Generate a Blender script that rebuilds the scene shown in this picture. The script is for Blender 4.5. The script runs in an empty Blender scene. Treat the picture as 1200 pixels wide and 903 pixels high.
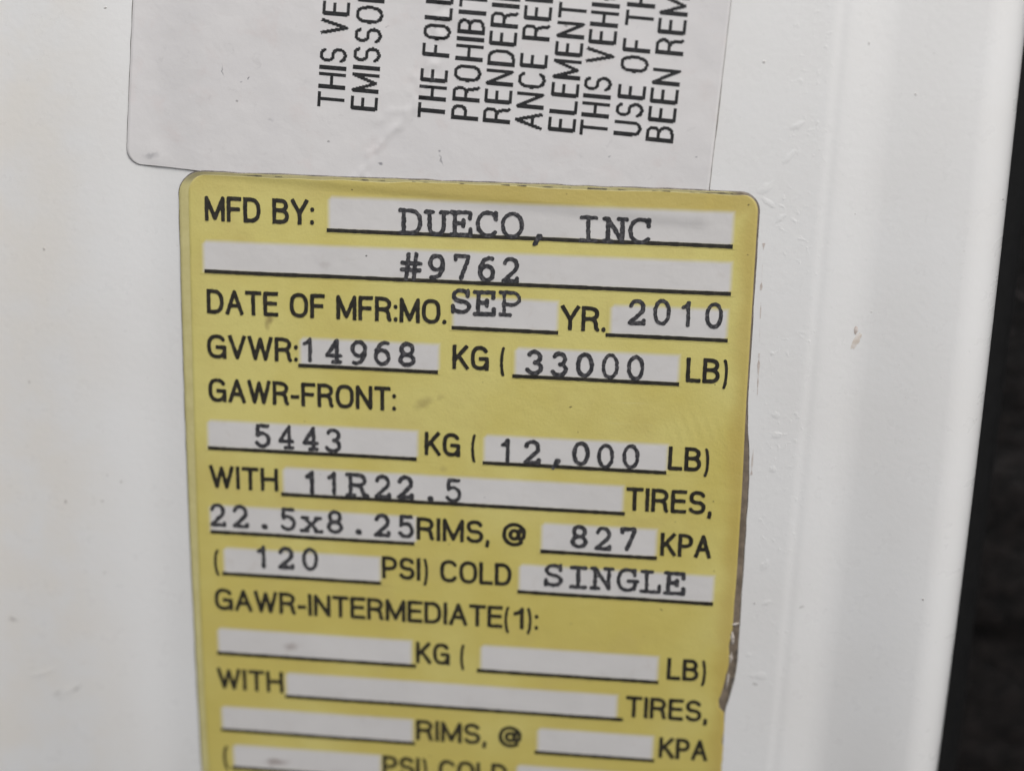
import bpy, math, random
import numpy as np
from mathutils import Matrix, Vector

# ------------------------------------------------------------------ camera, light, exposure
# Everything is measured in millimetres on the plane of the sticker: u to the right, v up,
# n out of the pillar towards the viewer.  World: X = u, Z = v, Y = -n (metres).
scene = bpy.context.scene
MM = 0.001
def W(u, v, n): return (u * MM, -n * MM, v * MM)

R = ((0.99380664, -0.04920334, 0.09963635),
     (0.02087018, 0.96331836, 0.26754846),
     (-0.10914580, -0.26381201, 0.95837906))      # columns: camera right, up, back in (u, v, n)
cam_data = bpy.data.cameras.new('camera')
cam = bpy.data.objects.new('camera', cam_data)
scene.collection.objects.link(cam)
cols = [Vector((R[0][k], -R[2][k], R[1][k])) for k in range(3)]
mw = Matrix.Identity(4)
for k in range(3):
    for r in range(3): mw[r][k] = cols[k][r]
mw.translation = Vector(W(0, 0, 200))
cam.matrix_world = mw
cam_data.sensor_fit = 'HORIZONTAL'; cam_data.sensor_width = 36.0
cam_data.lens = 36.0 * 1900 / 1200
cam_data.clip_start = 0.005; cam_data.clip_end = 50
cam_data.dof.use_dof = True
cam_data.dof.focus_distance = 0.2035
cam_data.dof.aperture_fstop = 8.5
scene.camera = cam

SUN_EL, SUN_AZ = math.radians(59), math.radians(145)   # azimuth clockwise from +Y
world = bpy.data.worlds.new('World'); scene.world = world; world.use_nodes = True
nt = world.node_tree; nt.nodes.clear()
sky = nt.nodes.new('ShaderNodeTexSky'); sky.sky_type = 'NISHITA'; sky.sun_disc = False
sky.sun_elevation = SUN_EL; sky.sun_rotation = SUN_AZ; sky.air_density = 1.0; sky.dust_density = 4.0; sky.ozone_density = 0.6
hsv = nt.nodes.new('ShaderNodeHueSaturation'); hsv.inputs['Saturation'].default_value = 0.30   # overcast
bg = nt.nodes.new('ShaderNodeBackground'); bg.inputs['Strength'].default_value = 0.10
wo = nt.nodes.new('ShaderNodeOutputWorld')
nt.links.new(sky.outputs[0], hsv.inputs['Color']); nt.links.new(hsv.outputs[0], bg.inputs['Color']); nt.links.new(bg.outputs[0], wo.inputs['Surface'])

sd = bpy.data.lights.new('sun', 'SUN'); sd.energy = 1.45; sd.angle = math.radians(30); sd.color = (1.0, 0.985, 0.965)
sun = bpy.data.objects.new('sun', sd); scene.collection.objects.link(sun)
sdir = Vector((math.sin(SUN_AZ) * math.cos(SUN_EL), math.cos(SUN_AZ) * math.cos(SUN_EL), math.sin(SUN_EL)))
sun.rotation_euler = sdir.to_track_quat('Z', 'Y').to_euler()
sun.location = sdir * 2

scene.view_settings.view_transform = 'Standard'; scene.view_settings.look = 'None'
scene.view_settings.gamma = 1.0; scene.view_settings.exposure = 0.46
scene.view_settings.use_curve_mapping = False

# ------------------------------------------------------------------ small maths helpers
rng = np.random.default_rng(7)
def sstep(a, b, x):
    t = np.clip((np.asarray(x, float) - a) / (b - a), 0, 1); return t * t * (3 - 2 * t)
_NT = rng.random((97, 89))
def vnoise(x, y):
    """smooth value noise, 0..1"""
    x = np.asarray(x, float); y = np.asarray(y, float)
    xi = np.floor(x).astype(int); yi = np.floor(y).astype(int)
    fx = x - xi; fy = y - yi; fx = fx * fx * (3 - 2 * fx); fy = fy * fy * (3 - 2 * fy)
    g = lambda i, j: _NT[i % 97, j % 89]
    return (g(xi, yi) * (1 - fx) + g(xi + 1, yi) * fx) * (1 - fy) + (g(xi, yi + 1) * (1 - fx) + g(xi + 1, yi + 1) * fx) * fy
def poly_dist(u, v, pts):
    d = np.full(np.shape(u), 1e9); side = np.zeros(np.shape(u))
    for (ax, ay), (bx, by) in zip(pts[:-1], pts[1:]):
        ex, ey = bx - ax, by - ay; L = ex * ex + ey * ey
        t = np.clip(((u - ax) * ex + (v - ay) * ey) / L, 0, 1)
        px, py = u - ax - t * ex, v - ay - t * ey
        dd = np.hypot(px, py); s = np.sign(ex * py - ey * px)
        side = np.where(dd < d, s, side); d = np.minimum(d, dd)
    return d, side

# ------------------------------------------------------------------ the surface everything lies on
TILT = 0.0193                                   # the pillar's edge runs 1.1 degrees off the sticker's edge
def s_of(u, v): return u - TILT * (v + 55)
def prof(s):
    s = np.asarray(s, float)
    n = -0.7 * sstep(-76, -92, s) - 0.0016 * np.clip(-88 - s, 0, None) ** 2
    n = n - 0.42 * np.exp(-((s + 67.3) / 4.3) ** 2)            # low swage beside the stickers
    n = n - 0.09 * np.exp(-((s - 16.9) / 0.7) ** 2)            # crease
    n = n - 1.15 * sstep(15.8, 24.0, s)                        # falling flank, then a flat land
    return n
def bow(v): return 0.55 - 0.00074 * np.clip(np.asarray(v, float) + 60, -110, 110) ** 2     # gentle lengthwise bow, added to make the top catch more light
def land(s, v): return (0.15 + 1.75 * sstep(5, -105, v)) * sstep(20.8, 35.5, s)     # the land twists towards the seal lower down
def panel_h(u, v):
    s = s_of(u, v)
    return prof(s) + bow(v) + land(s, v) + 0.05 * (vnoise(u / 23 + 3, v / 31 + 9) - .5) * sstep(36, 30, s)

# white sticker: rotated rectangle
WA = math.radians(-3.65); WBL = (-70.85, -29.05); WWID, WHEI, WRAD = 73.75, 78.0, 1.9
def w_local(u, v):
    du, dv = u - WBL[0], v - WBL[1]
    return du * math.cos(WA) + dv * math.sin(WA), -du * math.sin(WA) + dv * math.cos(WA)
def w_world(x, y):
    return WBL[0] + x * math.cos(WA) - y * math.sin(WA), WBL[1] + x * math.sin(WA) + y * math.cos(WA)
VEIN = [(-29.2, -1.5), (-29.82, -7.77), (-30.95, -10.33), (-31.87, -14.95), (-32.16, -19.1), (-34.49, -22.1), (-37.71, -24.53), (-39.01, -26.7), (-39.67, -28.53), (-41.0, -31)]
VEIN2 = [(-31.9, -15.5), (-33.6, -17.6), (-34.0, -20.0), (-35.8, -21.2), (-38.4, -22.4)]
def white_h(u, v):
    u = np.asarray(u, float); v = np.asarray(v, float)
    d, side = poly_dist(u + 1.5 * (vnoise(u * .9, v * .9) - .5), v + 1.5 * (vnoise(u * .9 + 30, v * .9) - .5), VEIN)
    jig = 1 + .6 * (vnoise(u * 1.3, v * 1.3) - .5)
    h = 0.10 * np.exp(-(d / 0.40) ** 2) * jig + 0.03 * np.exp(-d / 1.6) * (side < 0)
    h = h + 0.06 * (vnoise(u / 5 + 20, v / 5) - .5) + 0.025 * (vnoise(u / 1.7, v / 1.7 + 40) - .5)
    d2, _ = poly_dist(u + 1.2 * (vnoise(u, v + 9) - .5), v + 1.2 * (vnoise(u + 30, v) - .5), VEIN2)
    h = h + 0.05 * np.exp(-(d2 / 0.35) ** 2) * jig
    # two little blisters in the film
    for (bu, bv, r, a) in ((-28.2, -9.6, 1.6, .10), (-66.9, -28.2, 1.5, .09), (8.5, -30, 1, 0)):
        h = h + a * np.exp(-(((u - bu) ** 2 + (v - bv) ** 2) / (r * r)))
    return panel_h(u, v) + 0.14 + h

# yellow sticker
LU0, LU1, LV0, LV1 = -64.05, 9.3, -126.0, -29.75
def label_h(u, v):
    x, y = w_local(np.asarray(u, float), np.asarray(v, float))
    over = sstep(-0.9, 0.5, y) * sstep(WWID + .9, WWID - .3, x)
    h = 0.17 + 0.14 * over + 0.05 * (vnoise(u / 9 + 50, v / 11 + 12) - .5)
    # rows of a faint embossed ghost pattern
    for (gu, gv, ru, rv) in ((2.2, -40.2, 4.5, 1.8), (3.0, -60.3, 4.5, 3.0), (-1.5, -53, 3, 1.5)):
        m = np.exp(-((u - gu) / ru) ** 2 - ((v - gv) / rv) ** 2)
        h = h + 0.02 * m * np.sin((u * .9 + v * .35) * 5.2)
    h = h - 0.10 * sstep(6.2, 9.6, u) * sstep(-110, -90, v) * sstep(-50, -62, v)
    return panel_h(u, v) + h

# ------------------------------------------------------------------ materials
def new_mat(name):
    m = bpy.data.materials.new(name); m.use_nodes = True
    t = m.node_tree; b = t.nodes['Principled BSDF']
    return m, t, b
class N:
    """tiny node-graph helper"""
    def __init__(s, t): s.t = t
    def n(s, kind, **props):
        x = s.t.nodes.new(kind)
        for k, v in props.items(): setattr(x, k, v)
        return x
    def link(s, a, b): s.t.links.new(a, b)
    def val(s, sock, v):
        if hasattr(v, 'is_output'): s.link(v, sock)
        else: sock.default_value = v
    def math(s, op, a, b=0.0, c=None):
        x = s.n('ShaderNodeMath', operation=op); s.val(x.inputs[0], a); s.val(x.inputs[1], b)
        if c is not None: s.val(x.inputs[2], c)
        return x.outputs[0]
    def ramp(s, v, a, b, lo=0.0, hi=1.0):
        x = s.n('ShaderNodeMapRange', interpolation_type='SMOOTHSTEP'); s.val(x.inputs[0], v)
        x.inputs[1].default_value = a; x.inputs[2].default_value = b; x.inputs[3].default_value = lo; x.inputs[4].default_value = hi
        return x.outputs[0]
    def mix(s, f, a, b):
        x = s.n('ShaderNodeMix', data_type='RGBA'); s.val(x.inputs[0], f)
        for sock, v in ((x.inputs[6], a), (x.inputs[7], b)):
            if hasattr(v, 'is_output'): s.link(v, sock)
            else: sock.default_value = (*v, 1)
        return x.outputs[2]
    def uv(s):
        x = s.n('ShaderNodeUVMap'); x.uv_map = 'mm'; return x.outputs[0]
    def noise(s, vec, scale, detail=3.0, rough=.55, dist=0.0):
        x = s.n('ShaderNodeTexNoise'); s.link(vec, x.inputs['Vector']); x.inputs['Scale'].default_value = scale
        x.inputs['Detail'].default_value = detail; x.inputs['Roughness'].default_value = rough; x.inputs['Distortion'].default_value = dist
        return x.outputs[0]
    def warp(s, vec, scale, amount):
        x = s.n('ShaderNodeTexNoise'); s.link(vec, x.inputs['Vector']); x.inputs['Scale'].default_value = scale
        a = s.n('ShaderNodeVectorMath', operation='SUBTRACT'); s.link(x.outputs[1], a.inputs[0]); a.inputs[1].default_value = (.5, .5, .5)
        b = s.n('ShaderNodeVectorMath', operation='SCALE'); s.link(a.outputs[0], b.inputs[0]); b.inputs['Scale'].default_value = amount
        c = s.n('ShaderNodeVectorMath', operation='ADD'); s.link(vec, c.inputs[0]); s.link(b.outputs[0], c.inputs[1])
        return c.outputs[0]
    def blobs(s, vec, items):
        """soft stains at given places: (u, v, radius_u, radius_v, rotation, strength, hardness)"""
        out = None
        for (u, v, ru, rv, rot, st, hard) in items:
            m = s.n('ShaderNodeMapping', vector_type='TEXTURE'); s.link(vec, m.inputs[0])
            m.inputs['Location'].default_value = (u, v, 0); m.inputs['Rotation'].default_value = (0, 0, math.radians(rot)); m.inputs['Scale'].default_value = (ru, rv, 1)
            l = s.n('ShaderNodeVectorMath', operation='LENGTH'); s.link(m.outputs[0], l.inputs[0])
            k = s.ramp(l.outputs['Value'], 1.0, hard, 0.0, st)
            out = k if out is None else s.math('MAXIMUM', out, k)
        return out
    def specks(s, vec, scale, radius, keep):
        """sparse dirt specks: a voronoi cell carries one only if its random value passes"""
        x = s.n('ShaderNodeTexVoronoi'); s.link(vec, x.inputs['Vector']); x.inputs['Scale'].default_value = scale
        d = s.ramp(x.outputs['Distance'], radius, radius * .35)
        sep = s.n('ShaderNodeSeparateColor'); s.link(x.outputs['Color'], sep.inputs[0])
        return s.math('MULTIPLY', d, s.math('GREATER_THAN', sep.outputs[0], 1 - keep))
    def bump(s, h, dist, strength=1.0, normal=None):
        x = s.n('ShaderNodeBump'); s.link(h, x.inputs['Height']); x.inputs['Distance'].default_value = dist; x.inputs['Strength'].default_value = strength
        if normal is not None: s.link(normal, x.inputs['Normal'])
        return x.outputs[0]

def mat_paint():
    m, t, b = new_mat('white_paint'); g = N(t); uv = g.uv()
    sep = g.n('ShaderNodeSeparateXYZ'); g.link(uv, sep.inputs[0])
    big = g.noise(uv, .045, 4)
    col = g.mix(g.ramp(big, .35, .7), (.80, .795, .785), (.775, .765, .75))
    warm = g.math('MULTIPLY', g.ramp(sep.outputs[0], -70, -84), g.ramp(g.noise(uv, .09, 3), .3, .65))
    col = g.mix(g.math('MULTIPLY', warm, .8), col, (.80, .765, .71))           # warmer, patchy beige tint towards the far left
    wv = g.warp(uv, 1.5, .5)
    sp = g.specks(wv, .33, .07, .22); sp2 = g.specks(wv, .9, .09, .08)
    col = g.mix(g.math('MULTIPLY', sp, .55), col, (.22, .19, .165)); col = g.mix(g.math('MULTIPLY', sp2, .35), col, (.30, .27, .24))
    st = g.blobs(g.warp(uv, 1.2, .6), [(-90.2, -93.6, 1.0, .35, -15, .5, .2), (-81.2, -75.2, .22, .22, 0, .8, .2), (-76, -74.7, .3, .18, 20, .6, .2), (-75.2, -71, .2, .2, 0, .5, .2),
          (-84.5, -104.5, 1.2, .22, 25, .35, .2), (-81.6, -103.4, 1.5, .18, 40, .35, .2), (-85.3, -58.6, .3, .25, 0, .4, .1), (18, -84, .5, .25, 20, .4, .1), (12.6, -95.5, .6, .25, -10, .5, .1)])
    col = g.mix(st, col, (.16, .14, .12))
    g.link(col, b.inputs['Base Color'])
    g.val(b.inputs['Roughness'], g.ramp(g.noise(uv, .3, 4), .3, .75, .26, .40))
    b.inputs['Coat Weight'].default_value = .8; b.inputs['Coat Roughness'].default_value = .10
    peel = g.noise(uv, 1.1, 3)
    # pitted seam sealer between the sticker and the ridge
    pit = g.math('MULTIPLY', g.math('MULTIPLY', g.ramp(sep.outputs[0], 10.2, 12.2), g.ramp(sep.outputs[0], 18.5, 16.4)), g.ramp(g.noise(g.warp(uv, .7, 1.0), 1.2, 2), .55, .80))
    pit = g.math('MULTIPLY', pit, g.ramp(g.noise(uv, .17, 2), .35, .6))
    n1 = g.bump(peel, .00003, .7); n2 = g.bump(pit, .00003, .8, n1); n3 = g.bump(sp, .0001, .5, n2)
    g.link(n3, b.inputs['Normal'])
    return m

def mat_white_film():
    m, t, b = new_mat('white_sticker_film'); g = N(t); uv = g.uv()
    col = g.mix(g.ramp(g.noise(uv, .07, 4), .3, .7), (.71, .69, .68), (.685, .665, .66))
    pink = g.ramp(g.noise(g.warp(uv, .2, 4), .22, 4, .6), .52, .75)
    col = g.mix(g.math('MULTIPLY', pink, .35), col, (.66, .585, .565))
    wv = g.warp(uv, 1.2, .9)
    sp = g.specks(wv, .34, .075, .22)
    col = g.mix(g.math('MULTIPLY', sp, .6), col, (.16, .15, .15))
    smear = g.ramp(g.noise(g.warp(uv, .5, 3.5), .6, 5, .65), .60, .74)
    col = g.mix(g.math('MULTIPLY', smear, .22), col, (.42, .40, .40))
    wv2 = g.warp(uv, 1.6, .8)
    st = g.blobs(wv2, [(-54.7, -17.9, .16, .14, 0, .9, .2), (-55.6, -18.4, .12, .1, 0, .7, .2), (-58.1, -17.1, .14, 1.0, 8, .55, .2), (-30.3, -27.2, .16, .9, 12, .6, .2), (-30.6, -26.2, .2, .14, 0, .6, .2),
          (-38, -27.9, .35, .16, 20, .7, .2), (1.3, -25.8, .18, .14, 0, .7, .2), (-9.3, -25.9, .3, .14, 30, .5, .2), (-67.6, -28.0, 1.5, .55, 10, .40, .0), (-37.4, -11.2, .4, .16, 25, .4, .1), (-52, -23, .5, .3, 0, .25, 0)])
    col = g.mix(st, col, (.13, .13, .15))
    g.link(col, b.inputs['Base Color'])
    b.inputs['Roughness'].default_value = .38
    n1 = g.bump(g.noise(g.warp(uv, .3, 2), .35, 3, .5), .00007, .7); g.link(g.bump(g.noise(uv, 2.2, 2), .00001, .8, n1), b.inputs['Normal'])
    return m

STAINS = [(-52.4, -48.6, .6, 1.8, -12, .8, .0), (-52.9, -46.4, .5, .9, 0, .3, .0), (-32.2, -58.6, 2.0, 1.0, 35, .5, .0), (-30.0, -57.7, .8, .5, 20, .28, .0), (-29.5, -67.4, .8, .6, 0, .30, .0), (-9.5, -96.4, 1.2, .6, 0, .15, .0)]
DOTS = [(-41.53, -31.29, .17, .12, 0, .95, .3), (-13.1, -58.12, .30, .14, 25, .95, .3), (-.29, -85.44, .30, .13, -30, .85, .3), (7.93, -31.34, .2, .14, 60, .9, .3), (5.1, -54.2, .14, .1, 0, .8, .3), (-24.5, -55.4, .12, .1, 0, .6, .3),
        (-6.4, -63.6, .16, .1, 0, .7, .3), (5.7, -69.8, .16, .12, 0, .8, .3), (1.0, -72.9, .14, .1, 0, .6, .3), (6.3, -79.5, .12, .1, 0, .7, .3), (-39, -101.0, .18, .14, 0, .3, .2), (-47, -70.2, .15, .1, 0, .4, .2), (8.2, -37.5, .15, .12, 0, .7, .3)]
def yellow_colour(g, uv):
    sep = g.n('ShaderNodeSeparateXYZ'); g.link(uv, sep.inputs[0])
    base = (.685, .61, .215)
    col = g.mix(g.ramp(g.math('ADD', g.noise(uv, .06, 4), g.ramp(sep.outputs[1], -40, -95, -.12, .14)), .3, .75), base, (.61, .51, .14))
    # brown stain along the top strip; colour also turns browner at the right edge
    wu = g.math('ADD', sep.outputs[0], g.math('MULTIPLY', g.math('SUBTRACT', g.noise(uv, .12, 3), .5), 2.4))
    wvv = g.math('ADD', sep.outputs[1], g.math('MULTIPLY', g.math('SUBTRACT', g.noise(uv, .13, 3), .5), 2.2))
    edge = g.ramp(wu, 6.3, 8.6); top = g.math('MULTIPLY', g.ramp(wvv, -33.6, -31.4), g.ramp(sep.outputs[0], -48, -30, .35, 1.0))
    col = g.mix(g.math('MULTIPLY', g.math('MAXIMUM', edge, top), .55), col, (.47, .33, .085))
    band = g.ramp(g.noise(g.warp(uv, .1, 6), .09, 4, .6), .48, .72)
    col = g.mix(g.math('MULTIPLY', band, .35), col, (.56, .45, .16))
    grain = g.noise(uv, 5.5, 2, .7)
    col = g.mix(g.ramp(grain, .40, .62, 0, .16), col, (.50, .43, .16))
    mp = g.n('ShaderNodeMapping'); g.link(uv, mp.inputs[0]); mp.inputs['Rotation'].default_value = (0, 0, .5); mp.inputs['Scale'].default_value = (.05, 1.6, 1)
    scr = g.math('MULTIPLY', g.ramp(g.noise(g.warp(mp.outputs[0], .3, .6), 1.3, 4, .7), .66, .74), g.ramp(g.noise(uv, .10, 2), .5, .65))
    col = g.mix(g.math('MULTIPLY', scr, .30), col, (.72, .68, .42))
    return col
def mat_yellow():
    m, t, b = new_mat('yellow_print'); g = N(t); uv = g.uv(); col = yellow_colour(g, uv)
    col = g.mix(g.blobs(g.warp(uv, .8, 1.1), STAINS), col, (.29, .22, .09))
    dots = g.blobs(g.warp(uv, 3, .18), DOTS)
    col = g.mix(dots, col, (.06, .05, .035))
    sp = g.specks(g.warp(uv, 1.5, .5), .42, .07, .16); col = g.mix(g.math('MULTIPLY', sp, .55), col, (.16, .11, .05))
    g.link(col, b.inputs['Base Color'])
    b.inputs['Roughness'].default_value = .36
    b.inputs['Coat Weight'].default_value = .6; b.inputs['Coat Roughness'].default_value = .14
    n1 = g.bump(g.noise(g.warp(uv, .3, 2), .45, 3, .5), .00006, .8); g.link(g.bump(g.noise(uv, 2.6, 3), .00003, .8, n1), b.inputs['Normal'])
    return m
def mat_field():
    m, t, b = new_mat('unprinted_blank'); g = N(t); uv = g.uv()
    a = g.n('ShaderNodeAttribute', attribute_name='print_fade'); a.attribute_type = 'GEOMETRY'
    col = g.mix(g.ramp(g.noise(uv, .12, 4), .3, .7), (.68, .66, .645), (.645, .625, .61))
    dirt = g.ramp(g.noise(g.warp(uv, .25, 3), .3, 5, .65), .56, .78)
    col = g.mix(g.math('MULTIPLY', dirt, .22), col, (.47, .40, .34))
    col = g.mix(g.blobs(g.warp(uv, .7, 1.3), [(-50.5, -94.4, 1.6, .75, 10, .50, .0), (-53.2, -112.9, 2.6, .75, 4, .75, .0), (-48, -110, 1.5, 1, 0, .15, 0), (-41.5, -66.0, .45, .14, 5, .6, .1), (-45, -41, 1, .8, 0, .2, 0)]), col, (.25, .19, .17))
    col = g.mix(g.blobs(g.warp(uv, 3, .18), [(-39.7, -39.62, .17, .13, 0, .95, .3), (-24.0, -71.0, .12, .1, 0, .6, .2), (-45.9, -69.1, .12, .1, 0, .6, .2)]), col, (.05, .05, .05))
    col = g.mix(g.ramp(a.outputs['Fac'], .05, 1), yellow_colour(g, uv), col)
    g.link(col, b.inputs['Base Color']); b.inputs['Roughness'].default_value = .36
    b.inputs['Coat Weight'].default_value = .6; b.inputs['Coat Roughness'].default_value = .14
    n1 = g.bump(g.noise(g.warp(uv, .3, 2), .45, 3, .5), .00006, .8); g.link(n1, b.inputs['Normal'])
    return m
def mat_film():
    m, t, b = new_mat('clear_film_edge'); g = N(t); uv = g.uv()
    sep = g.n('ShaderNodeSeparateXYZ'); g.link(uv, sep.inputs[0])
    col = g.mix(g.ramp(g.noise(uv, .35, 4), .3, .7), (.61, .55, .26), (.55, .49, .22))
    right = g.ramp(sep.outputs[0], 5, 7)
    br = g.mix(g.ramp(g.noise(g.warp(uv, .8, 1), .5, 5, .65), .35, .7), (.15, .12, .09), (.25, .20, .15))
    col = g.mix(right, col, br)
    topg = g.math('MULTIPLY', g.ramp(sep.outputs[1], -31.6, -30.4), g.ramp(sep.outputs[0], -58, -64, .25, .8))
    col = g.mix(topg, col, (.24, .21, .145))
    g.link(col, b.inputs['Base Color']); b.inputs['Roughness'].default_value = .42
    g.link(g.bump(g.noise(g.warp(uv, 1, 1), 1.6, 4, .6), .00004, .9), b.inputs['Normal'])
    return m
def mat_grime():
    m, t, b = new_mat('edge_grime'); g = N(t); uv = g.uv()
    g.link(g.mix(g.ramp(g.noise(uv, 1.5, 4, .7), .35, .7), (.07, .06, .05), (.20, .175, .145)), b.inputs['Base Color']); b.inputs['Roughness'].default_value = .7
    return m
def mat_ink(name, dark, light, lo, hi, scale):
    m, t, b = new_mat(name); g = N(t); uv = g.uv()
    g.link(g.mix(g.ramp(g.noise(uv, scale, 3, .6), lo, hi), dark, light), b.inputs['Base Color']); b.inputs['Roughness'].default_value = .42
    b.inputs['Coat Weight'].default_value = .2; b.inputs['Coat Roughness'].default_value = .2
    return m
def mat_flat(name, c1, c2, scale, rough, bump=.0):
    m, t, b = new_mat(name); g = N(t); uv = g.uv(); nz = g.noise(uv, scale, 5, .62)
    g.link(g.mix(g.ramp(nz, .35, .68), c1, c2), b.inputs['Base Color']); b.inputs['Roughness'].default_value = rough
    if name.startswith('black'): b.inputs['Specular IOR Level'].default_value = .25
    if bump: g.link(g.bump(nz, bump, 1.0), b.inputs['Normal'])
    return m

M_PAINT = mat_paint(); M_WHITE = mat_white_film(); M_YEL = mat_yellow(); M_FIELD = mat_field(); M_FILM = mat_film(); M_GRIME = mat_grime()
M_PRINT = mat_ink('black_printing_ink', (.022, .020, .016), (.045, .04, .03), .4, .7, 1.2)
M_TYPE = mat_ink('typed_ribbon_ink', (.032, .032, .036), (.12, .115, .12), .42, .72, 2.2)
M_THERM = mat_ink('printed_black_toner', (.012, .012, .013), (.045, .043, .045), .5, .75, 2.0)
M_FLAKE = mat_flat('torn_white_film', (.62, .57, .52), (.42, .36, .30), 1.5, .4, .0002)
M_RUST = mat_flat('rust_brown_chip', (.61, .54, .47), (.73, .69, .65), 1.2, .5)
M_GLUE = mat_flat('glue_residue', (.50, .43, .39), (.66, .61, .57), 1.1, .5)
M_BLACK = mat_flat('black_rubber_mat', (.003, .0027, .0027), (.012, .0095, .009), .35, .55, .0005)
M_SEAL = mat_flat('black_seal_rubber', (.004, .004, .0042), (.006, .006, .0062), .5, .6)

# ------------------------------------------------------------------ object helpers
COL = scene.collection
def empty(name, loc, label, cat):
    o = bpy.data.objects.new(name, None); o.empty_display_size = .01; COL.objects.link(o)
    o.location = W(*loc); o['label'] = label; o['category'] = cat; o['_o'] = loc
    return o
def mesh_obj(name, verts, faces, mats, parent=None, mat_idx=None, smooth=True, attr=None, label=None):
    """verts: (k,3) array of (u, v, n) millimetres; stored relative to the parent's origin; UV map 'mm' holds (u, v)"""
    V = np.asarray(verts, float); org = (0, 0, 0)
    if parent is not None:
        top = parent
        while top.parent: top = top.parent
        org = tuple(top['_o']) if '_o' in top else (0, 0, 0)
    rel = np.stack([(V[:, 0] - org[0]) * MM, -(V[:, 2] - org[2]) * MM, (V[:, 1] - org[1]) * MM], 1)
    me = bpy.data.meshes.new(name); me.from_pydata(rel.tolist(), [], faces); 
    for m in (mats if isinstance(mats, (list, tuple)) else [mats]): me.materials.append(m)
    li = np.empty(len(me.loops), int); me.loops.foreach_get('vertex_index', li)
    uvl = me.uv_layers.new(name='mm'); uvl.data.foreach_set('uv', V[li, :2].astype(np.float32).ravel())
    if mat_idx is not None: me.polygons.foreach_set('material_index', np.asarray(mat_idx, np.int32))
    me.polygons.foreach_set('use_smooth', np.full(len(me.polygons), smooth))
    if attr is not None:
        a = me.attributes.new(attr[0], 'FLOAT', 'POINT'); a.data.foreach_set('value', np.asarray(attr[1], np.float32))
    me.update()
    o = bpy.data.objects.new(name, me); COL.objects.link(o)
    if parent is not None: o.parent = parent
    if label: o['label'] = label
    return o
def grid_faces(r, c, off=0):
    f = []
    for i in range(r - 1):
        a = off + i * c
        for j in range(c - 1): f.append((a + j, a + j + 1, a + c + j + 1, a + c + j))
    return f
def sheet(name, U, V, hfun, base_fun, mats, parent, lift=0.0, flare=.10, skirt=True, label=None):
    """a film of real thickness: U, V are (rows, cols) grids, rows from the bottom up; the edge drops to the surface below"""
    r, c = U.shape; H = hfun(U, V) + lift
    verts = np.stack([U.ravel(), V.ravel(), H.ravel()], 1); faces = grid_faces(r, c); mi = [0] * len(faces)
    if skirt:
        loop = [j for j in range(c)] + [i * c + c - 1 for i in range(1, r)] + [(r - 1) * c + j for j in range(c - 2, -1, -1)] + [i * c for i in range(r - 2, 0, -1)]
        P = verts[loop][:, :2]; T = np.roll(P, -1, 0) - np.roll(P, 1, 0); T /= np.maximum(np.hypot(T[:, 0], T[:, 1]), 1e-9)[:, None]
        out = np.stack([T[:, 1], -T[:, 0]], 1)
        jag = flare * (.6 + .8 * vnoise(P[:, 0] * .5 + 7, P[:, 1] * .5))[:, None]
        Q = P + out * jag; k = len(verts)
        low = np.stack([Q[:, 0], Q[:, 1], base_fun(Q[:, 0], Q[:, 1]) + .006], 1); verts = np.vstack([verts, low]); n = len(loop)
        for i in range(n):
            j = (i + 1) % n; faces.append((loop[i], k + i, k + j, loop[j])); mi.append(1)
    return mesh_obj(name, verts, faces, mats, parent, mi, True, None, label)
def rounded_rows(h, r, step):
    """row positions 0..h (fine inside the corner radii) and the inset of the side edges at each"""
    a = np.linspace(0, math.pi / 2, 10)
    lo = r - r * np.cos(a); ys = np.concatenate([lo, np.arange(r + step, h - r, step), h - lo[::-1]])
    ins = np.where(ys < r, r - np.sqrt(np.maximum(r * r - (r - ys) ** 2, 0)), np.where(ys > h - r, r - np.sqrt(np.maximum(r * r - (ys - h + r) ** 2, 0)), 0))
    return ys, ins

# ------------------------------------------------------------------ the pillar
pillar = empty('door_pillar', (-20, -200, -8), 'white painted metal door pillar with a ridge and rolled right edge under both stickers', 'door pillar')
ss = np.concatenate([np.linspace(-150, -95, 20)[:-1], np.linspace(-95, 12, 90)[:-1], np.linspace(12, 33.8, 130)])
ns = prof(ss); RR = 5.6
ang = np.linspace(0, math.radians(88), 34)[1:]
ss = np.concatenate([ss, 33.8 + RR * np.sin(ang), [39.45, 39.3]]); n0 = ns[-1]
ns = np.concatenate([ns, n0 - RR + RR * np.cos(ang), [n0 - 16, n0 - 28]])
vs = np.linspace(-200, 75, 140)
Sg, Vg = np.meshgrid(ss, vs); Ng = np.repeat(ns[None, :], len(vs), 0)
Ug = Sg + TILT * (Vg + 55)
Ng = Ng + bow(Vg) + land(Sg, Vg) + 0.05 * (vnoise(Ug / 23 + 3, Vg / 31 + 9) - .5) * sstep(36, 30, Sg)
mesh_obj('pressed_panel', np.stack([Ug.ravel(), Vg.ravel(), Ng.ravel()], 1), grid_faces(*Ug.shape), M_PAINT, pillar)
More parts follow.
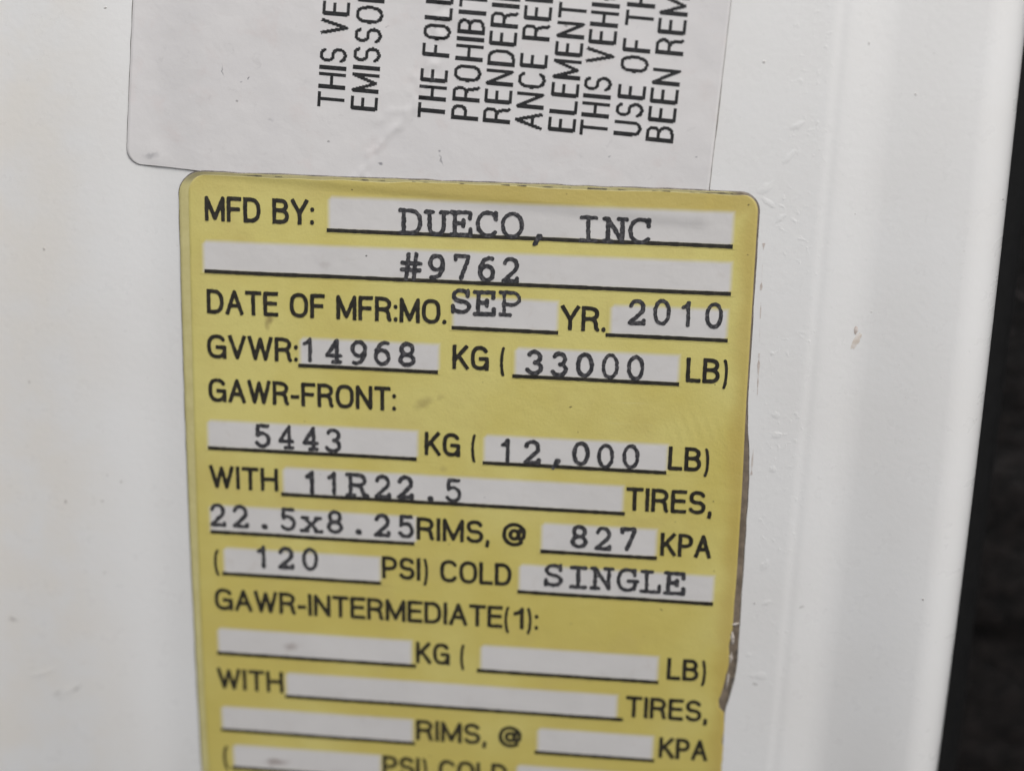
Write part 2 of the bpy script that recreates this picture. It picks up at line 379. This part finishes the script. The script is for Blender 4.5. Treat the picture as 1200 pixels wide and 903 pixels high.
def blob_mesh(name, cu, cv, ru, rv, rot, height, surf, mat, parent, seed, rough=.35, rings=5, seg=22, label=None):
    r_ = np.random.default_rng(seed); k = r_.random(seg); k = 1 + rough * 2 * ((k + np.roll(k, 1)) / 2 - .5)
    verts = [(cu, cv)]; hh = [1.0]; ca, sa = math.cos(rot), math.sin(rot)
    for i in range(1, rings + 1):
        t = i / rings
        for j in range(seg):
            a = 2 * math.pi * j / seg; x, y = ru * t * k[j] * math.cos(a), rv * t * k[j] * math.sin(a)
            verts.append((cu + x * ca - y * sa, cv + x * sa + y * ca)); hh.append(1 - t * t)
    P = np.array(verts); H = surf(P[:, 0], P[:, 1]) + .012 + height * np.array(hh)
    faces = [(0, 1 + j, 1 + (j + 1) % seg) for j in range(seg)]
    for i in range(rings - 1):
        a = 1 + i * seg; b = a + seg
        for j in range(seg): faces.append((a + j, b + j, b + (j + 1) % seg, a + (j + 1) % seg))
    return mesh_obj(name, np.column_stack([P, H]), faces, mat, parent, label=label)
blob_mesh('paint_chip', 22.35, -47.9, .42, 1.15, math.radians(-22), .03, panel_h, M_RUST, pillar, 3, label='small brown rust chip on the white ridge')
blob_mesh('paint_chip', 22.15, -46.6, .22, .5, 0, .05, panel_h, M_GLUE, pillar, 4)
for k, (cu, cv, ru, rv, ro) in enumerate([(13.3, -21.5, .9, .35, .6), (12.5, -25.3, 1.0, .3, .9), (12.0, -32.8, .8, .25, .8), (9.9, -29.2, 1.1, .45, .7), (10.4, -31.0, .9, .3, -.6), (13.0, -57.8, .5, .4, 0), (13.2, -60.5, .6, .35, .3), (13, -65, .4, .4, 0),
                                       (12.9, -78.2, .7, .4, 1), (13.4, -83.5, .6, .3, .4), (13.3, -94.2, .9, .45, 0), (13.1, -110.4, .9, .6, .8), (-83, -104, 2.2, .5, .6), (-86.5, -101.5, 2.4, .35, .4)]):
    blob_mesh('paint_blister', cu, cv, ru * 1.15, rv * 1.25, ro, .022, panel_h, M_PAINT, pillar, 20 + k, .3)

def ribbon(name, pts, width, surf, lift, mat, parent, step=.12, jag=.6, gaps=0.0, label=None, seed=0):
    """a ragged, broken ribbon that lies on a surface"""
    pts = np.array(pts, float); seg = np.hypot(*np.diff(pts, axis=0).T); cum = np.concatenate([[0], np.cumsum(seg)])
    t = np.arange(0, cum[-1], step); u = np.interp(t, cum, pts[:, 0]); v = np.interp(t, cum, pts[:, 1])
    du, dv = np.gradient(u), np.gradient(v); L = np.hypot(du, dv); nx, ny = -dv / L, du / L
    w = width * np.clip(.5 + jag * 2 * (vnoise(t * 1.3 + seed * 13, t * 0 + seed) - .5), .04, None)
    off = width * .5 * (vnoise(t * .5 + seed, t * 0 + 5) - .5)
    a = np.stack([u + nx * (off + w), v + ny * (off + w)], 1); b = np.stack([u + nx * (off - w), v + ny * (off - w)], 1)
    P = np.empty((2 * len(t), 2)); P[0::2] = a; P[1::2] = b
    keep = vnoise(t * .9 + seed * 3, t * 0 + 2 + seed) >= gaps
    faces = [(2 * i, 2 * i + 1, 2 * i + 3, 2 * i + 2) for i in range(len(t) - 1) if keep[i] and keep[i + 1]]
    return mesh_obj(name, np.column_stack([P, surf(P[:, 0], P[:, 1]) + lift]), faces, mat, parent, label=label)

# ------------------------------------------------------------------ lettering
# glyphs are centre lines in a unit box; each string becomes one mesh, the union of its strokes (marching squares)
def arc(cx, cy, rx, ry, a0, a1, n=14, p=2.0):
    a = np.radians(np.linspace(a0, a1, n)); c, s = np.cos(a), np.sin(a)
    return [(cx + rx * np.sign(x) * abs(x) ** (2 / p), cy + ry * np.sign(y) * abs(y) ** (2 / p)) for x, y in zip(c, s)]
P_ = 2.5
def bowl(x0, x1, y0, y1):   # D-like half round from (x0,y1) to (x0,y0)
    m = x0 + (x1 - x0) * .42
    return [(x0, y1), (m, y1)] + arc(m, (y0 + y1) / 2, x1 - m, (y1 - y0) / 2, 88, -88, 14, 2.3) + [(m, y0), (x0, y0)]
SPINE = arc(.5, .745, .46, .255, 22, 262, 16, 2.2)[:-1] + arc(.5, .255, .5, .255, 82, -158, 16, 2.2)[1:]
SANS = {  # char: (width / cap height, strokes)
 'A': (.70, [[(0, 0), (.5, 1), (1, 0)], [(.2, .34), (.8, .34)]]), 'B': (.63, [bowl(0, .93, .54, 1), bowl(0, 1, 0, .54), [(0, 0), (0, 1)]]),
 'C': (.70, [arc(.52, .5, .52, .5, 38, 322, 26, P_)]), 'D': (.66, [bowl(0, 1, 0, 1), [(0, 0), (0, 1)]]),
 'E': (.56, [[(1, 1), (0, 1), (0, 0), (1, 0)], [(0, .53), (.9, .53)]]), 'F': (.54, [[(1, 1), (0, 1), (0, 0)], [(0, .51), (.86, .51)]]),
 'G': (.74, [arc(.5, .5, .5, .5, 38, 330, 26, P_), [(.56, .47), (1, .47), (1, 0)]]), 'H': (.65, [[(0, 0), (0, 1)], [(1, 0), (1, 1)], [(0, .52), (1, .52)]]),
 'I': (.04, [[(.5, 0), (.5, 1)]]), 'K': (.66, [[(0, 0), (0, 1)], [(.92, 1), (0, .34)], [(.32, .57), (1, 0)]]), 'L': (.52, [[(0, 1), (0, 0), (1, 0)]]),
 'M': (.80, [[(0, 0), (0, 1), (.5, .06), (1, 1), (1, 0)]]), 'N': (.65, [[(0, 0), (0, 1), (1, 0), (1, 1)]]), 'O': (.73, [arc(.5, .5, .5, .5, 0, 360, 36, P_)]),
 'P': (.60, [bowl(0, 1, .45, 1), [(0, 0), (0, 1)]]), 'R': (.64, [bowl(0, .95, .49, 1), [(0, 0), (0, 1)], [(.50, .49), (.78, .44), (.88, .30), (.92, .06), (1, 0)]]),
 'S': (.62, [SPINE]), 'T': (.62, [[(0, 1), (1, 1)], [(.5, 1), (.5, 0)]]), 'U': (.64, [[(0, 1), (0, .3)] + arc(.5, .3, .5, .3, 180, 360, 14, 2.3) + [(1, 1)]]),
 'V': (.66, [[(0, 1), (.5, 0), (1, 1)]]), 'W': (.98, [[(0, 1), (.26, 0), (.5, .96), (.74, 0), (1, 1)]]), 'Y': (.66, [[(0, 1), (.5, .42), (1, 1)], [(.5, .42), (.5, 0)]]),
 '1': (.34, [[(0, .74), (.55, .80), (1, 1), (1, 0)]]), '(': (.17, [arc(1.15, .38, 1.15, .70, 118, 242, 14)]), ')': (.17, [arc(-.15, .38, 1.15, .70, 62, -62, 14)]),
 ':': (.03, [[(.5, .02), (.5, .05)], [(.5, .62), (.5, .65)]]), '.': (.03, [[(.5, .0), (.5, .03)]]), ',': (.05, [[(.6, .02), (.6, -.03), (0, -.19)]]), '-': (.26, [[(0, .36), (1, .36)]]),
 '@': (.92, [arc(.5, .47, .5, .52, -48, -340, 34, 2.1) + [(.96, .35), (.82, .24), (.70, .28), (.72, .42), (.76, .68)], arc(.50, .46, .20, .22, 20, 340, 18)]),
}
def serif(x, y, w): return [(x - w, y), (x + w, y)]
C = {}  # typewriter face; cell width 1, cap height 1
C['D'] = [[(.06, 1), (.52, 1)] + arc(.50, .5, .40, .5, 85, -85, 16, 2.2) + [(.06, 0)], [(.20, 0), (.20, 1)]]
C['U'] = [[(.20, 1), (.20, .32)] + arc(.5, .32, .30, .32, 180, 360, 14) + [(.80, 1)], serif(.18, 1, .14), serif(.82, 1, .14)]
C['E'] = [[(.06, 0), (.86, 0), (.86, .26)], [(.06, 1), (.84, 1), (.84, .76)], [(.20, 0), (.20, 1)], [(.20, .52), (.56, .52)], [(.56, .64), (.56, .40)]]
C['C'] = [arc(.52, .5, .42, .5, 40, 318, 26, 2.2), [(.85, 1), (.85, .72)]]
C['O'] = [arc(.5, .5, .40, .5, 0, 360, 34, 2.1)]
C[','] = [[(.62, .10), (.54, .02), (.38, -.26)], [(.54, .10), (.44, -.20)], [(.60, .06), (.48, -.12)]]
C['I'] = [[(.5, 0), (.5, 1)], [(.20, 1), (.80, 1)], [(.20, 0), (.80, 0)]]
C['N'] = [[(.20, 0), (.20, 1), (.80, .02), (.80, 1)], [(.05, 1), (.20, 1)], [(.05, 0), (.36, 0)], [(.64, 1), (.94, 1)]]
C['#'] = [[(.40, 1.05), (.30, -.08)], [(.72, 1.05), (.62, -.08)], [(.12, .64), (.90, .64)], [(.10, .34), (.88, .34)]]
C['9'] = [arc(.5, .68, .32, .32, -18, 342, 24), [(.82, .66), (.80, .38), (.62, .10), (.40, 0), (.24, .02)]]
C['6'] = [arc(.5, .32, .32, .32, 0, 360, 24), [(.18, .34), (.20, .62), (.38, .90), (.60, 1), (.76, .98)]]
C['7'] = [[(.18, .84), (.18, 1), (.80, 1), (.80, .90), (.46, 0)]]
C['2'] = [arc(.48, .70, .30, .30, 165, -25, 16) + [(.66, .46), (.16, 0), (.82, 0), (.82, .12)]]
C['S'] = [arc(.5, .75, .31, .25, 25, 262, 16)[:-1] + arc(.5, .25, .34, .25, 82, -155, 16)[1:], [(.79, 1), (.79, .76)], [(.17, 0), (.17, .26)]]
C['P'] = [[(.06, 1), (.56, 1)] + arc(.56, .73, .30, .27, 85, -85, 14) + [(.20, .46)], [(.22, 1), (.22, 0)], [(.06, 0), (.48, 0)]]
C['0'] = [arc(.5, .5, .33, .5, 0, 360, 32, 2.1)]
C['1'] = [[(.26, .78), (.38, .84), (.52, 1), (.52, 0)], [(.46, .90), (.52, .90)]]
C['4'] = [[(.66, 0), (.66, 1), (.16, .30), (.82, .30)], [(.46, 0), (.82, 0)]]
C['8'] = [arc(.5, .745, .28, .255, 0, 360, 22), arc(.5, .245, .33, .245, 0, 360, 24)]
C['3'] = [arc(.48, .745, .28, .255, 155, -80, 16) + arc(.46, .255, .34, .265, 80, -155, 18)]
C['5'] = [[(.76, 1), (.26, 1), (.24, .56)] + arc(.48, .32, .33, .32, 135, -150, 20)]
C['R'] = [[(.06, 1), (.56, 1)] + arc(.56, .75, .27, .25, 85, -85, 14) + [(.20, .50)], [(.20, 1), (.20, 0)], [(.05, 0), (.38, 0)], [(.52, .50), (.68, .36), (.80, 0), (.95, 0)]]
C['.'] = [arc(.5, .06, .07, .05, 0, 360, 8), [(.5, .06), (.52, .06)]]
C['x'] = [[(.18, .66), (.80, 0)], [(.80, .66), (.18, 0)], serif(.2, .66, .12), serif(.8, .66, .12), serif(.18, 0, .14), serif(.82, 0, .14)]
C['G'] = [arc(.50, .5, .40, .5, 42, 330, 26, 2.2), [(.54, .44), (.94, .44)], [(.82, .44), (.82, .06)], [(.80, 1), (.80, .74)]]
C['L'] = [[(.10, 1), (.54, 1)], [(.32, 1), (.32, 0)], [(.08, 0), (.88, 0), (.88, .30)]]

def sdf(X, Y, strokes, t, square):
    D = np.full(X.shape, 1e9)
    for pl in strokes:
        n = len(pl) - 1
        for i, ((ax, ay), (bx, by)) in enumerate(zip(pl[:-1], pl[1:])):
            ex, ey = bx - ax, by - ay; L = math.hypot(ex, ey)
            if L < 1e-9: continue
            ex, ey = ex / L, ey / L
            al = (X - ax) * ex + (Y - ay) * ey; pe = np.abs((Y - ay) * ex - (X - ax) * ey)
            ov = np.maximum(np.maximum(-al, al - L), 0)
            d = np.hypot(pe, ov)
            if square and L > 1.5 * t:
                if i == 0: d = np.where(al < 0, np.maximum(pe, -al), d)
                if i == n - 1: d = np.where(al > L, np.maximum(pe, al - L), d)
            D = np.minimum(D, d)
    return D - t
def march(F, x0, y0, dx, verts, faces, put):
    """fill F<0; put(x, y) -> vertex row"""
    r, c = F.shape; inside = F < 0
    cnt = inside[:-1, :-1].astype(int) + inside[:-1, 1:] + inside[1:, :-1] + inside[1:, 1:]
    cache = {}
    def vid(key, x, y):
        k = cache.get(key)
        if k is None: k = len(verts); cache[key] = k; verts.append(put(x, y))
        return k
    for i, j in zip(*np.nonzero(cnt)):
        cs = [(i, j), (i, j + 1), (i + 1, j + 1), (i + 1, j)]; f = []
        for k in range(4):
            (a, b), (a2, b2) = cs[k], cs[(k + 1) % 4]; fa, fb = F[a, b], F[a2, b2]
            if fa < 0: f.append(vid((a, b), x0 + b * dx, y0 + a * dx))
            if (fa < 0) != (fb < 0):
                t = fa / (fa - fb); key = ((a, b), (a2, b2)) if (a, b) < (a2, b2) else ((a2, b2), (a, b))
                f.append(vid(key, x0 + (b + (b2 - b) * t) * dx, y0 + (a + (a2 - a) * t) * dx))
        if len(f) >= 3: faces.append(tuple(f))
def place(verts2, org, ang, surf, lift):
    P = np.array(verts2); ca, sa = math.cos(ang), math.sin(ang)
    u = org[0] + P[:, 0] * ca - P[:, 1] * sa; v = org[1] + P[:, 0] * sa + P[:, 1] * ca
    return np.column_stack([u, v, surf(u, v) + lift])
GAP, SPC = .085, .46
def layout(text, t, gap=None):
    """pen positions of a sans string in cap heights (t = half stroke): list of (char, x, width) and total"""
    x = 0; out = []
    for ch in text:
        if ch == ' ': x += SPC; continue
        w = SANS[ch][0] + 2 * t; out.append((ch, x, w)); x += w + (GAP if gap is None else gap)
    return out, x - (GAP if gap is None else gap)
def sans_line(name, text, u0, v0, width, cap, ang, surf, lift, mat, parent, t=.080, dots=None, prefix=None, label=None, edge=.010):
    gap = .19 if dots else None
    lay, tot = layout(text, t, gap)
    ref = layout(prefix, t, gap)[1] if prefix else tot
    sx = width / (ref * cap); verts = []; faces = []
    for q, (ch, x, w) in enumerate(lay):
        # geometry in millimetres; stroke width stays even although the letters are condensed
        T = t * cap * (.74 if ch in '()' else 1); gx0 = x * cap * sx; gw = max(w * cap * sx - 2 * t * cap, .001)
        st = [[(gx0 + T + px * gw, T + py * (cap - 2 * T)) for px, py in pl] for pl in SANS[ch][1]]
        pad = T + .12; lo, hi = gx0 - pad * .6, gx0 + gw + 2 * T + pad * .6
        y0, y1 = (-.36 * cap, 1.1 * cap)
        if dots:                                             # coarse dot-matrix outline
            dx = cap / dots; nx = int((hi - lo) / dx) + 2; ny = int((y1 - y0) / dx) + 2
            X, Y = np.meshgrid(lo + (np.arange(nx) + .5) * dx, y0 + (np.arange(ny) + .5) * dx)
            ins = sdf(X, Y, st, T, True) < 0; cache = {}
            for i, j in zip(*np.nonzero(ins)):
                f = []
                for a, b in ((i, j), (i, j + 1), (i + 1, j + 1), (i + 1, j)):
                    k = cache.get((a, b))
                    if k is None: k = len(verts); cache[(a, b)] = k; verts.append((lo + b * dx, y0 + a * dx))
                    f.append(k)
                faces.append(tuple(f))
        else:
            dx = cap / 34; nx = int((hi - lo) / dx) + 2; ny = int((y1 - y0) / dx) + 2
            X, Y = np.meshgrid(lo + np.arange(nx) * dx, y0 + np.arange(ny) * dx)
            F = sdf(X, Y, st, T, True) + edge * cap * 2 * (vnoise(X * 3.1 + u0 * 7, Y * 3.1 + v0 * 3) - .5)
            march(F, lo, y0, dx, verts, faces, lambda x, y: (x, y))
    return mesh_obj(name, place(verts, (u0, v0), ang, surf, lift), faces, mat, parent, label=label)
PITCH = 3.2
def typed_line(name, text, u0, v0, surf, lift, mat, parent, cap=3.2, ang=0.0, label=None, seed=1):
    verts = []; faces = []; r_ = np.random.default_rng(seed)
    for q, ch in enumerate(text):
        jx, jy, jt = r_.normal(0, .05), r_.normal(0, .05), 1 + r_.normal(0, .05)
        if ch == ' ': continue
        T = .079 * cap * jt; gx0 = q * PITCH + jx; gw = PITCH * .94
        kx = .86 if ch in '0123456789' else 1.0
        st = [[(gx0 + .03 * PITCH + (.5 + (px - .5) * kx) * gw, T + jy + py * (cap - 2 * T)) for px, py in pl] for pl in C[ch]]
        lo, hi, y0, y1 = gx0 - .3, gx0 + PITCH + .3, -.42 * cap, 1.2 * cap; dx = cap / 34
        nx = int((hi - lo) / dx) + 2; ny = int((y1 - y0) / dx) + 2
        X, Y = np.meshgrid(lo + np.arange(nx) * dx, y0 + np.arange(ny) * dx)
        F = sdf(X, Y, st, T, False) + .035 * cap * (vnoise(X * 2.7 + u0 * 5, Y * 2.7 + v0) - .5) + .02 * cap * (vnoise(X * 6 + 9, Y * 6 + u0) - .5)
        march(F, lo, y0, dx, verts, faces, lambda x, y: (x, y))
    return mesh_obj(name, place(verts, (u0, v0), ang, surf, lift), faces, mat, parent, label=label)

# ------------------------------------------------------------------ the white sticker
emis = empty('notice_sticker', (-34, -32, .3), 'white notice sticker with sideways black capital lettering, tucked under the yellow sticker', 'sticker')
ys, ins = rounded_rows(WHEI, WRAD, .38); cN = 200
xs = np.linspace(0, 1, cN)
Xg = ins[:, None] + (WWID - 2 * ins)[:, None] * xs[None, :]; Yg = np.repeat(ys[:, None], cN, 1)
Uw, Vw = w_world(Xg, Yg)
sheet('sticker_film', Uw, Vw, white_h, panel_h, [M_WHITE, M_GRIME], emis, 0, .10)
TEXTS = [('THIS VEHICLE', 'THIS VE', -42.66, -21.21, 86.92, 12.75), ('EMISSON', 'EMISSO', -38.46, -21.49, 86.78, 12.63), ('THE FOLLOWING', 'THE FOL', -30.0, -22.16, 86.6, 13.33), ('PROHIBITED', 'PROHIBI', -25.81, -22.24, 86.8, 13.1),
         ('RENDERING', 'RENDERI', -21.84, -22.49, 86.69, 14.27), ('ANCE REPAIR', 'ANCE RE', -17.88, -23.13, 86.67, 14.8), ('ELEMENT', 'ELEMENT', -13.74, -23.3, 86.5, 15.48), ('THIS VEHICLE', 'THIS VEH', -9.8, -23.64, 86.53, 14.92),
         ('USE OF THE', 'USE OF T', -5.63, -23.55, 86.25, 14.94), ('BEEN REMOVED', 'BEEN RE', -1.68, -24.14, 86.2, 14.64)]
for full, pre, u0, v0, a, L in TEXTS:
    sans_line('printed_line', full, u0, v0, L, 3.42, math.radians(a), white_h, .022, M_THERM, emis, t=.059, dots=26, prefix=pre, label='sideways black line reading ' + full)

# ------------------------------------------------------------------ the yellow sticker
cert = empty('certification_sticker', (-27, -126, .3), 'yellow vehicle weight and tire certification sticker with typed white blanks', 'sticker')
def film_right(v):
    x = 9.25 + .75 * sstep(-55, -68, v) - .95 * sstep(-93, -100, v) + .06 * (vnoise(v * .6, v * 0 + 3) - .5) * sstep(-50, -70, v)
    return x - .25 * sstep(-97, -101, v)
def yellow_right(v):
    x = 9.12 + .15 * sstep(-55, -70, v) - .10 * sstep(-80, -86, v) - .22 * sstep(-87.5, -88.6, v) - .95 * sstep(-93, -98.8, v) + .85 * sstep(-99.2, -100.2, v) + .25 * (vnoise(v * 1.1 + 4, v * 0 + 8) - .5) * sstep(-84, -90, v)
    return x
def label_grid(l, right, bottom, top, rad_l, rad_r, step, c):
    h = top - bottom
    ysL, inL = rounded_rows(h, rad_l, step); vv = bottom + ysL
    inR = np.where(ysL > h - rad_r, rad_r - np.sqrt(np.maximum(rad_r ** 2 - (ysL - h + rad_r) ** 2, 0)), 0)
    inL = np.where(ysL < h / 2, 0, inL)
    x0 = l + inL; x1 = right(vv) - inR
    U = x0[:, None] + (x1 - x0)[:, None] * np.linspace(0, 1, c)[None, :]
    return U, np.repeat(vv[:, None], c, 1)
def under_label(u, v):
    x, y = w_local(np.asarray(u, float), np.asarray(v, float))
    on = (y > 0) & (x > 0) & (x < WWID)
    return np.where(on, white_h(u, v), panel_h(u, v))
U, V = label_grid(LU0, film_right, LV0, LV1, 3.1, 2.4, .38, 200)
V = V - .10 * (vnoise(U * .5, V * 0 + 30) - .3) * sstep(-33, -30.4, V)
sheet('clear_film', U, V, label_h, under_label, [M_FILM, M_GRIME], cert, 0, .12, label='clear film margin with brown dirt along its right edge')
U, V = label_grid(-62.75, yellow_right, LV0 + .4, LV1 - .38, 2.4, 2.0, .38, 200)
V = V - .22 * (vnoise(U * .35 + 9, V * 0 + 31) - .4) * sstep(-34, -30.6, V)
U = U - .35 * sstep(-60, -62.7, U) * sstep(-40, -110, V)
L_YEL = .030
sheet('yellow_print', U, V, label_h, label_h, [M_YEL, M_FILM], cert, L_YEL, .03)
# torn white flakes and a curled sliver at the dirty edge
for k, (cu, cv, ru, rv, ro) in enumerate([(9.55, -86.9, .45, .2, .2), (9.25, -88.9, .22, .9, .05), (9.2, -91.9, .2, .8, -.1), (9.0, -95.2, .16, 1.0, -.1)]):
    blob_mesh('torn_flake', cu, cv, ru, rv, ro, .12, lambda u, v: label_h(u, v) + .03, M_FLAKE, cert, 50 + k, .45, label='torn white flake at the dirty right edge')
ribbon('curled_edge', [(9.95, -90.5), (9.75, -94), (9.3, -97), (8.7, -99.6)], .20, label_h, .10, M_GRIME, cert, .12, .5, .15, seed=4)
ribbon('grime_line', [(-62.2, -30.0), (-45, -29.98), (-20, -30.0), (6.8, -30.0)], .065, label_h, .045, M_GRIME, cert, .10, .95, .46, seed=7)
ribbon('glue_residue', [(10.05, -36), (10.1, -42), (10.35, -49), (10.5, -57.5), (10.35, -66)], .13, panel_h, .02, M_GLUE, pillar, .12, .9, .34, seed=9, label='thin pinkish line of old glue beside the sticker')

def line_v(row): return -30.60 - 5.94 * row - 0.22 * max(0, row - 8) ** 1.2 / 4
FIELDS = [  # row, line from, line to, blank from, blank to, height of blank, typed text, typed from, typed baseline offset above the line
 (1, -44.80, 6.32, -44.55, 6.25, 4.25, 'DUECO, INC', -35.55, -.20),
 (2, -60.83, 6.43, -60.95, 6.35, 3.95, '#9762', -35.5, .20),
 (3, -28.64, -14.98, -28.5, -15.1, 4.05, 'SEP', -29.1, 1.72),
 (3, -8.97, 6.35, -8.4, 6.2, 3.9, '2010', -6.75, 1.52),
 (4, -48.66, -30.31, -48.4, -30.2, 3.7, '14968', -48.75, .45),
 (4, -20.71, .58, -20.4, .45, 3.75, '33000', -19.45, .18),
 (6, -61.02, -33.02, -61.0, -32.9, 3.85, '5443', -55.2, .35),
 (6, -24.34, -.49, -24.2, -.45, 3.8, '12,000', -22.75, .22),
 (7, -51.24, -5.59, -50.95, -5.9, 3.8, '11R22.5', -48.85, .22),
 (8, -61.10, -33.30, -61.1, -33.0, 3.85, '22.5x8.25', -61.6, .72),
 (8, -16.51, -1.17, -16.4, -1.35, 4.0, '827', -13.05, .72),
 (9, -59.66, -37.80, -59.4, -37.9, 3.8, '120', -55.5, 1.15),
 (9, -19.44, 6.45, -19.25, 6.4, 3.95, 'SINGLE', -16.2, .98),
 (11, -60.89, -33.11, -60.7, -33.7, 3.8, None, 0, 0), (11, -24.77, -.19, -24.25, -.35, 3.85, None, 0, 0),
 (12, -51.51, -4.72, -51.3, -5.6, 3.7, None, 0, 0),
 (13, -60.87, -33.33, -60.7, -33.6, 3.75, None, 0, 0), (13, -16.64, -.24, -16.3, -.5, 3.8, None, 0, 0),
 (14, -59.60, -37.80, -59.3, -38.2, 3.75, None, 0, 0), (14, -19.40, 6.45, -19.1, 6.4, 3.8, None, 0, 0)]
def field_mesh(u0, u1, v0, v1, parent, label):
    rim = .85
    def axis(a, b):
        return np.concatenate([[a - rim / 2], [a + rim / 2], np.linspace(a + rim / 2, b - rim / 2, max(3, int((b - a) / .6)))[1:-1], [b - rim / 2], [b + rim / 2]])
    X, Y = np.meshgrid(axis(u0, u1), axis(v0, v1)); fade = np.ones(X.shape); fade[0] = fade[-1] = 0; fade[:, 0] = fade[:, -1] = 0
    wob = .05 * (vnoise(X * .8 + 3, Y * .8) - .5); Y = Y + wob
    H = label_h(X, Y) + L_YEL + .028
    return mesh_obj('blank_field', np.stack([X.ravel(), Y.ravel(), H.ravel()], 1), grid_faces(*X.shape), M_FIELD, parent, attr=('print_fade', fade.ravel()), label=label)
L_INK = L_YEL + .055
def bar(name, u0, u1, v, w, parent):
    n = max(4, int((u1 - u0) / .25)); x = np.linspace(u0, u1, n); t = w / 2 * (1 + .25 * (vnoise(x * 1.7, x * 0 + v) - .5)); dv = .05 * (vnoise(x * .25, x * 0 + v * 2) - .5)
    P = np.empty((2 * n, 2)); P[0::2, 0] = x; P[1::2, 0] = x; P[0::2, 1] = v + dv - t; P[1::2, 1] = v + dv + t
    return mesh_obj(name, np.column_stack([P, label_h(P[:, 0], P[:, 1]) + L_INK]), [(2 * i, 2 * i + 2, 2 * i + 3, 2 * i + 1) for i in range(n - 1)], M_PRINT, parent)
for k, (row, a, b, f0, f1, fh, txt, tu, tb) in enumerate(FIELDS):
    v = line_v(row)
    fo = field_mesh(f0, f1, v + .05, v + fh, cert, ('white blank typed ' + txt) if txt else 'empty white blank')
    bar('underline', a, b, v, .50, fo)
    if txt: typed_line('typed_entry', txt, tu, v + tb, label_h, L_INK + .012, M_TYPE, fo, cap=3.36, label='typed entry reading ' + txt, seed=100 + k)
WORDS = [('MFD BY:', 1, -60.63, -46.40, .57), ('DATE OF MFR:MO.', 3, -60.61, -29.30, .42), ('YR.', 3, -14.70, -8.98, .38), ('GVWR:', 4, -60.72, -48.65, .42), ('KG (', 4, -28.47, -21.45, .55), ('LB)', 4, 1.37, 6.75, .32),
         ('GAWR-FRONT:', 5, -60.73, -35.76, .47), ('KG (', 6, -32.00, -25.0, .62), ('LB)', 6, -.35, 5.03, .40), ('WITH', 7, -60.95, -51.60, .34), ('TIRES,', 7, -5.51, 5.61, .50), ('RIMS, @', 8, -33.02, -18.38, .62), ('KPA', 8, -.81, 5.80, .42),
         ('(', 9, -60.78, -59.7, .25), ('PSI) COLD', 9, -37.70, -20.25, .75), ('GAWR-INTERMEDIATE(1):', 10, -60.9, -16.52, .55), ('KG (', 11, -33.11, -26.2, .50), ('LB)', 11, .86, 6.19, .55), ('WITH', 12, -61.05, -51.70, .50), ('TIRES,', 12, -4.40, 6.62, .50),
         ('RIMS, @', 13, -33.16, -18.45, .60), ('KPA', 13, .32, 6.89, .55), ('(', 14, -60.78, -59.7, .25), ('PSI) COLD', 14, -37.93, -20.37, .55), ('GAWR-REAR:', 15, -60.9, -38, .5)]
for text, row, a, b, dv in WORDS:
    sans_line('printed_words', text, a, line_v(row) + dv, b - a, 3.22, 0.0, label_h, L_INK, M_PRINT, cert, t=.080, label='printed words ' + text)

# ------------------------------------------------------------------ behind the pillar's edge
seal = empty('door_seal', (46, -200, -20), 'smooth black rubber seal running just behind the white rolled edge', 'seal')
a = np.linspace(math.radians(-100), math.radians(200), 30)
vv = np.linspace(-200, 75, 60)
A, VV = np.meshgrid(a, vv)
Us = 42.0 + 3.0 * np.cos(A) + TILT * (VV + 55) + .15 * (vnoise(VV / 9, A) - .5); Ns = -21 + 3.0 * np.sin(A)
mesh_obj('rubber_bulb', np.stack([Us.ravel(), VV.ravel(), Ns.ravel()], 1), grid_faces(*Us.shape), M_SEAL, seal)
X, Y = np.meshgrid(np.array([37.0, 39.5, 41.5]), vv); X = X + TILT * (Y + 55)
mesh_obj('mounting_flange', np.stack([X.ravel(), Y.ravel(), (np.full(X.shape, -24.5)).ravel()], 1), grid_faces(*X.shape), M_SEAL, seal)

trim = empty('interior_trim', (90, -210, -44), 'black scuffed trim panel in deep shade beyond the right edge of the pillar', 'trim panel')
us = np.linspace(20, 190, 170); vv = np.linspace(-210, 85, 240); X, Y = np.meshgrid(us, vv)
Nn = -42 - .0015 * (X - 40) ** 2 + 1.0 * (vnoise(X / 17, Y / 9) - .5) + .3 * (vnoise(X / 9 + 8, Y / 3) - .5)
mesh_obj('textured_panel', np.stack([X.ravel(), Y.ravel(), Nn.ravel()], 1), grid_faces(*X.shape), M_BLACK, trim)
trim_h = lambda u, v: -42 - .0015 * (u - 40) ** 2 + 1.0 * (vnoise(u / 17, v / 9) - .5) + .3 * (vnoise(u / 9 + 8, v / 3) - .5)
for k, (pts, w) in enumerate([([(48, -48), (51, -50.5), (55, -51), (60, -49)], .22), ([(47, -57), (50, -55.5), (54, -56)], .16), ([(46, -66), (52, -68), (58, -67.5)], .2), ([(50, -38), (56, -40), (60, -39)], .15)]):
    ribbon('scuff_mark', pts, w, trim_h, .15, mat_flat('scuffed_rubber', (.03, .022, .022), (.055, .045, .045), 1, .6) if k == 0 else bpy.data.materials['scuffed_rubber'], trim, .3, .6, .2, seed=k)
blob_mesh('bright_chip', 46.8, -51.5, .8, .5, .5, .5, lambda u, v: trim_h(u, v) + .2, M_FLAKE, trim, 77, label='small pale chip on the black panel')
for o in list(COL.objects):
    if '_o' in o: del o['_o']
